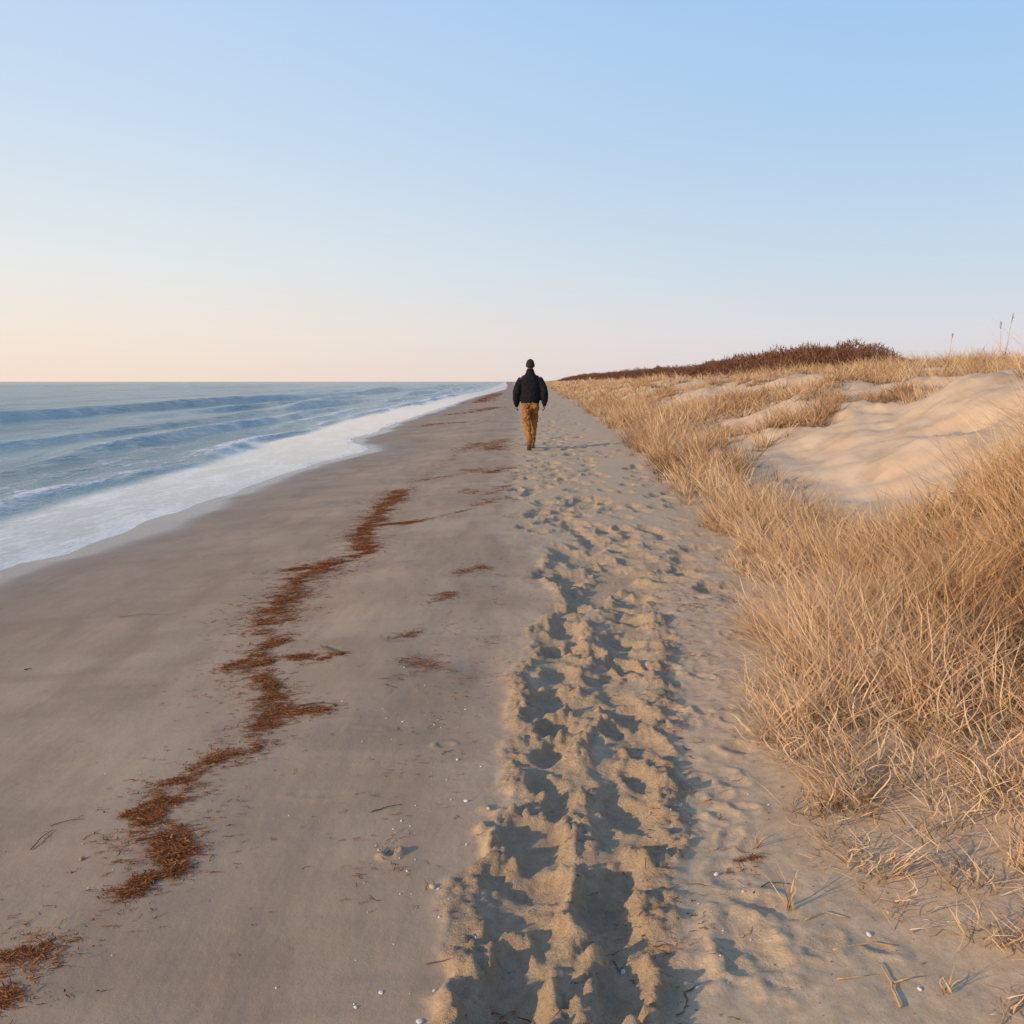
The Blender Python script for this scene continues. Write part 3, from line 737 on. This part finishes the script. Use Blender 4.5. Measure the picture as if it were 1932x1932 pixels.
while y < 330:
    for j in range(4):
        xc = float(toe(y)) + 12.4 + (j - 1) * 1.5 - 0.006 * y + random.uniform(-.5, .5); yy = y + random.uniform(-.5, .5)
        u = CX + F_PX * xc / yy
        if u > 1680: continue
        zt = CAM_H + (720 - top_z(u)) / F_PX * yy
        hgt = float(np.clip(zt - float(Zs(xc, yy)), 0.5, 2.3)) * random.uniform(0.70, 1.02) * (0.8 if j == 0 else 1)
        near = y < 110
        if first and j == 2 and y > 46:
            shrub(xc, yy, 2.3, hgt * 1.05, 'broadest rounded reddish brown shrub at the top of the thicket'); first = False; continue
        shrub(xc, yy, random.uniform(1.4, 2.1) * (1 if near else 1 + (y - 110) / 180), hgt / 0.95,
              'reddish brown shrub in the thicket running along the dune ridge' if near else 'distant dark shrub on the far end of the dune ridge',
              'shrubs of the thicket along the dune ridge' if near else 'distant shrubs at the far end of the ridge')
    y += (1.7 if y < 70 else 0.034 * y) * random.uniform(.8, 1.2)

# ------------------------------------------------------------------ the walking person
def chain(bm, pts, sides=18):
    P = [Vector(p[0]) for p in pts]; rings = []
    for i, p in enumerate(P):
        t = (P[min(i + 1, len(P) - 1)] - P[max(i - 1, 0)]).normalized()
        ref = Vector((1, 0, 0)) if abs(t.x) < 0.85 else Vector((0, 1, 0))
        a = (ref - t * ref.dot(t)).normalized(); b = t.cross(a)
        rx = pts[i][1]; ry = pts[i][2] if len(pts[i]) > 2 else rx
        def ring(c, k): return [bm.verts.new(c + (a * (rx * math.cos(2 * math.pi * q / sides)) + b * (ry * math.sin(2 * math.pi * q / sides))) * k) for q in range(sides)]
        m = min(rx, ry)
        if i == 0: rings += [ring(p - t * m * .75, .45), ring(p - t * m * .4, .82)]
        rings.append(ring(p, 1))
        if i == len(P) - 1: rings += [ring(p + t * m * .4, .82), ring(p + t * m * .75, .45)]
    for r0, r1 in zip(rings, rings[1:]):
        for q in range(sides): bm.faces.new((r0[q], r0[(q + 1) % sides], r1[(q + 1) % sides], r1[q]))
    bm.faces.new(rings[0][::-1]); bm.faces.new(rings[-1])

def ball(bm, c, rx, ry, rz):
    bmesh.ops.create_icosphere(bm, subdivisions=3, radius=1, matrix=Matrix.Translation(c) @ Matrix.Diagonal((rx, ry, rz, 1)))

def fuse(name, bm, mat, parent, voxel, smooth=4, folds=None):
    bmesh.ops.recalc_face_normals(bm, faces=bm.faces)
    me = bpy.data.meshes.new(name + '_src'); bm.to_mesh(me); bm.free()
    tmp = bpy.data.objects.new(name + '_src', me); COL.objects.link(tmp)
    rm = tmp.modifiers.new('r', 'REMESH'); rm.mode = 'VOXEL'; rm.voxel_size = voxel; rm.use_smooth_shade = True
    sm = tmp.modifiers.new('s', 'SMOOTH'); sm.factor = .5; sm.iterations = smooth
    for strength, size, mode in (folds or []):
        tx = bpy.data.textures.new(name + '_fold', 'CLOUDS'); tx.noise_scale = size; tx.noise_depth = 2
        dm = tmp.modifiers.new('d', 'DISPLACE'); dm.texture = tx; dm.strength = strength; dm.mid_level = .5
    dg = bpy.context.evaluated_depsgraph_get(); dg.update()
    res = bpy.data.meshes.new_from_object(tmp.evaluated_get(dg)); res.name = name
    bpy.data.objects.remove(tmp)
    res.polygons.foreach_set('use_smooth', np.ones(len(res.polygons), dtype=bool))
    return link(name, res, mat, parent)

M_SKIN = simple_mat('skin', (0.26, 0.14, 0.095), (0.32, 0.175, 0.12), 30, .55)
M_JACKET = simple_mat('black_cloth', (0.0075, 0.008, 0.011), (0.014, 0.014, 0.018), 18, .85, .3, .01, 120, .15)
M_COLLAR = simple_mat('black_collar', (0.008, 0.008, 0.010), (0.013, 0.013, 0.016), 18, .9, spec=.15)
M_TROUS = simple_mat('tan_cloth', (0.24, 0.112, 0.036), (0.35, 0.175, 0.062), 14, .9, .3, .01, 120, .15)
M_SHOE = simple_mat('brown_leather', (0.13, 0.068, 0.032), (0.18, 0.095, 0.048), 25, .6)
M_SOLE = simple_mat('shoe_sole', (0.10, 0.07, 0.05), (0.14, 0.10, 0.07), 25, .8)
M_HAIR = simple_mat('dark_hair', (0.014, 0.010, 0.008), (0.034, 0.024, 0.018), 60, .85, .6, .008, 220)
M_EYE = simple_mat('eye_white', (0.6, 0.58, 0.55), (0.7, 0.68, 0.65), 60, .3)

man = bpy.data.objects.new('person', None); COL.objects.link(man); man.empty_display_size = .3
man.location = (MAN_X, MAN_Y, float(H0(MAN_X, MAN_Y)) + 0.0)
tag(man, 'person in black jacket and tan trousers walking away along the shore', 'person')
V3 = Vector
hipL, hipR = V3((-.085, 0, .90)), V3((.085, .01, .90))
kneL, kneR = V3((-.062, .00, .49)), V3((.074, .22, .52))
ankL, ankR = V3((-.020, -.34, .190)), V3((.048, .28, .085))
toeL, toeR = V3((-.025, -.21, .040)), V3((.066, .46, .035))
shL, shR = V3((-.170, 0, 1.395)), V3((.170, 0, 1.395))
elL, elR = V3((-.266, -.05, 1.13)), V3((.274, -.06, 1.14))
wrL, wrR = V3((-.266, .08, .88)), V3((.278, -.02, .90))
bm = bmesh.new()
chain(bm, [(V3((0, 0, .86)), .15, .10), (V3((0, 0, .95)), .15, .10), (V3((0, 0, 1.1)), .135, .095), (V3((0, 0, 1.28)), .16, .11), (V3((0, -.005, 1.39)), .155, .092), (V3((0, 0, 1.44)), .10, .07)])
chain(bm, [(V3((0, 0, 1.44)), .06), (V3((0, .015, 1.53)), .056), (V3((0, .02, 1.58)), .056)])
ball(bm, V3((0, .02, 1.65)), .076, .096, .105); ball(bm, V3((0, .055, 1.60)), .058, .058, .065)
ball(bm, V3((0, .115, 1.63)), .013, .018, .024); ball(bm, V3((0, .095, 1.672)), .05, .018, .014); ball(bm, V3((0, .104, 1.59)), .026, .012, .012)
ball(bm, V3((-.078, .015, 1.635)), .012, .022, .033); ball(bm, V3((.078, .015, 1.635)), .012, .022, .033)
for sh_, el, wr, sg in ((shL, elL, wrL, -1), (shR, elR, wrR, 1)):
    chain(bm, [(sh_ * .9 + V3((0, 0, .13)), .05), (sh_, .052), (sh_.lerp(el, .5), .048), (el, .04), (el.lerp(wr, .4), .04), (wr, .027)])
    d = (wr - el).normalized(); d = (d + V3((0, .25, -.3))).normalized()
    pe = wr + d * .085
    chain(bm, [(wr, .018, .026), (wr + d * .03, .016, .034), (pe, .015, .040)])
    side = V3((0, 1, 0)); side = (side - d * side.dot(d)).normalized(); inn = V3((-sg, 0, 0))
    for k, L_ in enumerate((.070, .080, .074, .058)):
        b0 = pe + side * (.030 - .020 * k) - d * .008
        chain(bm, [(b0, .0095), (b0 + d * L_ * .45 + inn * .006, .0090), (b0 + d * L_ * .75 + inn * .020, .0085), (b0 + d * L_ * .92 + inn * .036, .0075)], 8)
    tb = wr + d * .025 + side * .03
    chain(bm, [(tb, .013), (tb + d * .03 + side * .018 + inn * .010, .0105), (tb + d * .062 + side * .022 + inn * .022, .009)], 8)
for hp, kn, an, to in ((hipL, kneL, ankL, toeL), (hipR, kneR, ankR, toeR)):
    chain(bm, [(hp, .085), (hp.lerp(kn, .5), .072), (kn, .052), (kn.lerp(an, .35), .052), (an, .036)])
    chain(bm, [(an + V3((0, -.03, -.03)), .032, .032), (an.lerp(to, .5), .036, .03), (to, .036, .022)])
body = fuse('body', bm, M_SKIN, man, .0065, 3)
for sx in (-1, 1):
    bm = bmesh.new(); ball(bm, V3((sx * .031, .098, 1.655)), .012, .010, .010); bm_obj('eye', bm, M_EYE, man)
bm = bmesh.new()
chain(bm, [(V3((0, 0, .945)), .188, .135), (V3((0, 0, .985)), .202, .146), (V3((0, 0, 1.06)), .216, .154), (V3((0, -.005, 1.18)), .218, .155), (V3((0, -.01, 1.30)), .202, .146), (V3((0, -.01, 1.38)), .172, .124), (V3((0, 0, 1.44)), .125, .098), (V3((0, .008, 1.485)), .088, .082)], 28)
for sh_, el, wr in ((shL, elL, wrL), (shR, elR, wrR)):
    chain(bm, [(sh_ * .70 + V3((0, 0, .41)), .066), (sh_ + V3((0, 0, -.035)), .078), (sh_.lerp(el, .5), .080), (el, .080), (el.lerp(wr, .45), .075), (el.lerp(wr, .85), .062), (wr, .046)])
jk = fuse('jacket', bm, M_JACKET, man, .011, 6, [(.022, .13, 0), (.012, .045, 0)])
bm = bmesh.new()
chain(bm, [(V3((0, .005, 1.465)), .096, .092), (V3((0, .006, 1.500)), .086, .085), (V3((0, .008, 1.535)), .077, .078)], 24)
fuse('collar', bm, M_COLLAR, jk, .009, 3, [(.008, .04, 0)])
bm = bmesh.new()
chain(bm, [(V3((0, 0, .918)), .178, .128), (V3((0, 0, .945)), .186, .135), (V3((0, 0, .962)), .184, .132)], 28)
fuse('waistband', bm, M_COLLAR, jk, .009, 2, [(.006, .03, 0)])
for el, wr in ((elL, wrL), (elR, wrR)):
    bm = bmesh.new(); d = (wr - el).normalized()
    chain(bm, [(wr - d * .02, .047), (wr + d * .005, .046), (wr + d * .02, .042)], 16); fuse('cuff', bm, M_COLLAR, jk, .008, 2)
bm = bmesh.new()
chain(bm, [(V3((0, 0, .95)), .158, .112), (V3((0, 0, .90)), .172, .125), (V3((0, -.005, .85)), .168, .122), (V3((0, 0, .82)), .12, .10)], 26)
for hp, kn, an in ((hipL, kneL, ankL), (hipR, kneR, ankR)):
    dn = (an - kn).normalized()
    chain(bm, [(hp + V3((0, 0, -.03)), .092, .110), (hp.lerp(kn, .45), .086, .096), (kn, .070, .082), (kn.lerp(an, .5), .062, .076), (an - dn * .03, .055, .070), (an + dn * .015, .052, .066)])
tr = fuse('trousers', bm, M_TROUS, man, .009, 2, [(.050, .07, 0), (.028, .028, 0)])
for sx in (-1, 1):
    bm = bmesh.new(); ball(bm, V3((sx * .085, -.125, .86)), .050, .012, .055); bm_obj('pocket', bm, M_TROUS, tr)
for an, to, sg in ((ankL, toeL, -1), (ankR, toeR, 1)):
    f = to - an; fl = V3((f.x, f.y, 0)).normalized()
    heel = an + V3((0, 0, -.05)) - fl * .045
    ball_ = to - fl * .05
    bm = bmesh.new()
    chain(bm, [(heel + V3((0, 0, .012)), .040, .038), (heel.lerp(ball_, .4) + V3((0, 0, .012)), .043, .044), (ball_ + V3((0, 0, .008)), .049, .034), (to + fl * .025, .042, .026)])
    chain(bm, [(an + V3((0, 0, -.02)), .046, .05), (an + V3((0, 0, .035)), .046, .05)])
    sh_ = fuse('shoe', bm, M_SHOE, man, .008, 3)
    bm = bmesh.new()
    chain(bm, [(heel + V3((0, -.004, -.024)), .042, .012), (heel.lerp(ball_, .5) + V3((0, 0, -.022)), .042, .012), (ball_ + V3((0, 0, -.022)), .051, .012), (to + fl * .03 + V3((0, 0, -.016)), .044, .011)])
    fuse('sole', bm, M_SOLE, sh_, .006, 2)
bm = bmesh.new()
bmesh.ops.create_uvsphere(bm, u_segments=32, v_segments=20, radius=1, matrix=Matrix.Translation(V3((0, .010, 1.650))) @ Matrix.Diagonal((.084, .104, .112, 1)))
bmesh.ops.bisect_plane(bm, geom=bm.verts[:] + bm.edges[:] + bm.faces[:], plane_co=(0, 0, 1.630), plane_no=(0, -.70, 1), clear_inner=True)
bmesh.ops.holes_fill(bm, edges=[e for e in bm.edges if e.is_boundary])
hair = fuse('hair', bm, M_HAIR, man, .006, 2, [(.007, .02, 0)])

# ------------------------------------------------------------------ sun, sky, camera
SUN_EL = math.radians(15)
sun_dir = Vector((-0.86, -0.50, 0)).normalized() * math.cos(SUN_EL) + Vector((0, 0, math.sin(SUN_EL)))
sl = bpy.data.lights.new('sun', 'SUN'); sl.energy = 4.1; sl.angle = math.radians(1.2); sl.color = (1.0, 0.73, 0.46)
so = bpy.data.objects.new('sun', sl); COL.objects.link(so); so.rotation_euler = sun_dir.to_track_quat('Z', 'Y').to_euler()
so.location = (-20, -10, 20)

w = bpy.data.worlds.new('World'); scene.world = w; w.use_nodes = True
nt = w.node_tree; nt.nodes.clear()
sky = nt.nodes.new('ShaderNodeTexSky'); sky.sky_type = 'NISHITA'; sky.sun_disc = False
sky.sun_elevation = SUN_EL; sky.sun_rotation = math.atan2(sun_dir.x, sun_dir.y)
sky.air_density = 1.0; sky.dust_density = 1.0
def lin(c): return tuple(((v / 255 + .055) / 1.055) ** 2.4 if v > 10 else v / 255 / 12.92 for v in c)
tc = nt.nodes.new('ShaderNodeTexCoord'); sp = nt.nodes.new('ShaderNodeSeparateXYZ'); nt.links.new(tc.outputs['Generated'], sp.inputs[0])
def ramp(stops):
    r = nt.nodes.new('ShaderNodeValToRGB'); el = r.color_ramp.elements
    while len(el) < len(stops): el.new(.5)
    for e, (p, c) in zip(el, stops): e.position = p; e.color = (*lin(c), 1)
    nt.links.new(sp.outputs[2], r.inputs[0]); return r.outputs[0]
RL = ramp([(0, (253, 232, 214)), (.05, (252, 238, 224)), (.12, (240, 242, 240)), (.25, (214, 231, 248)), (.37, (196, 221, 251)), (1, (95, 140, 215))])
RR = ramp([(0, (228, 214, 218)), (.05, (222, 221, 228)), (.12, (204, 221, 236)), (.25, (178, 211, 242)), (.37, (164, 204, 246)), (1, (75, 125, 205))])
mr = nt.nodes.new('ShaderNodeMapRange'); mr.interpolation_type = 'SMOOTHSTEP'; nt.links.new(sp.outputs[0], mr.inputs[0])
mr.inputs[1].default_value = -.62; mr.inputs[2].default_value = .5
col = mixc(nt, mr.outputs[0], RL, RR)
sc_ = nt.nodes.new('ShaderNodeVectorMath'); sc_.operation = 'SCALE'; sc_.inputs['Scale'].default_value = 0.10; nt.links.new(sky.outputs[0], sc_.inputs[0])
col = mixc(nt, 0.90, sc_.outputs[0], col)
bg = nt.nodes.new('ShaderNodeBackground'); bg.inputs[1].default_value = 1.0; nt.links.new(col, bg.inputs[0])
wo = nt.nodes.new('ShaderNodeOutputWorld'); nt.links.new(bg.outputs[0], wo.inputs[0])

cam = bpy.data.cameras.new('camera'); co = bpy.data.objects.new('camera', cam); COL.objects.link(co)
cam.sensor_width = 36; cam.lens = 36 * F_PX / 1932; cam.clip_start = .05; cam.clip_end = 30000
co.location = (0, 0, CAM_H); co.rotation_euler = (math.pi / 2 - PITCH, 0, 0)
scene.camera = co
scene.view_settings.view_transform = 'Standard'; scene.view_settings.look = 'None'; scene.view_settings.exposure = 0
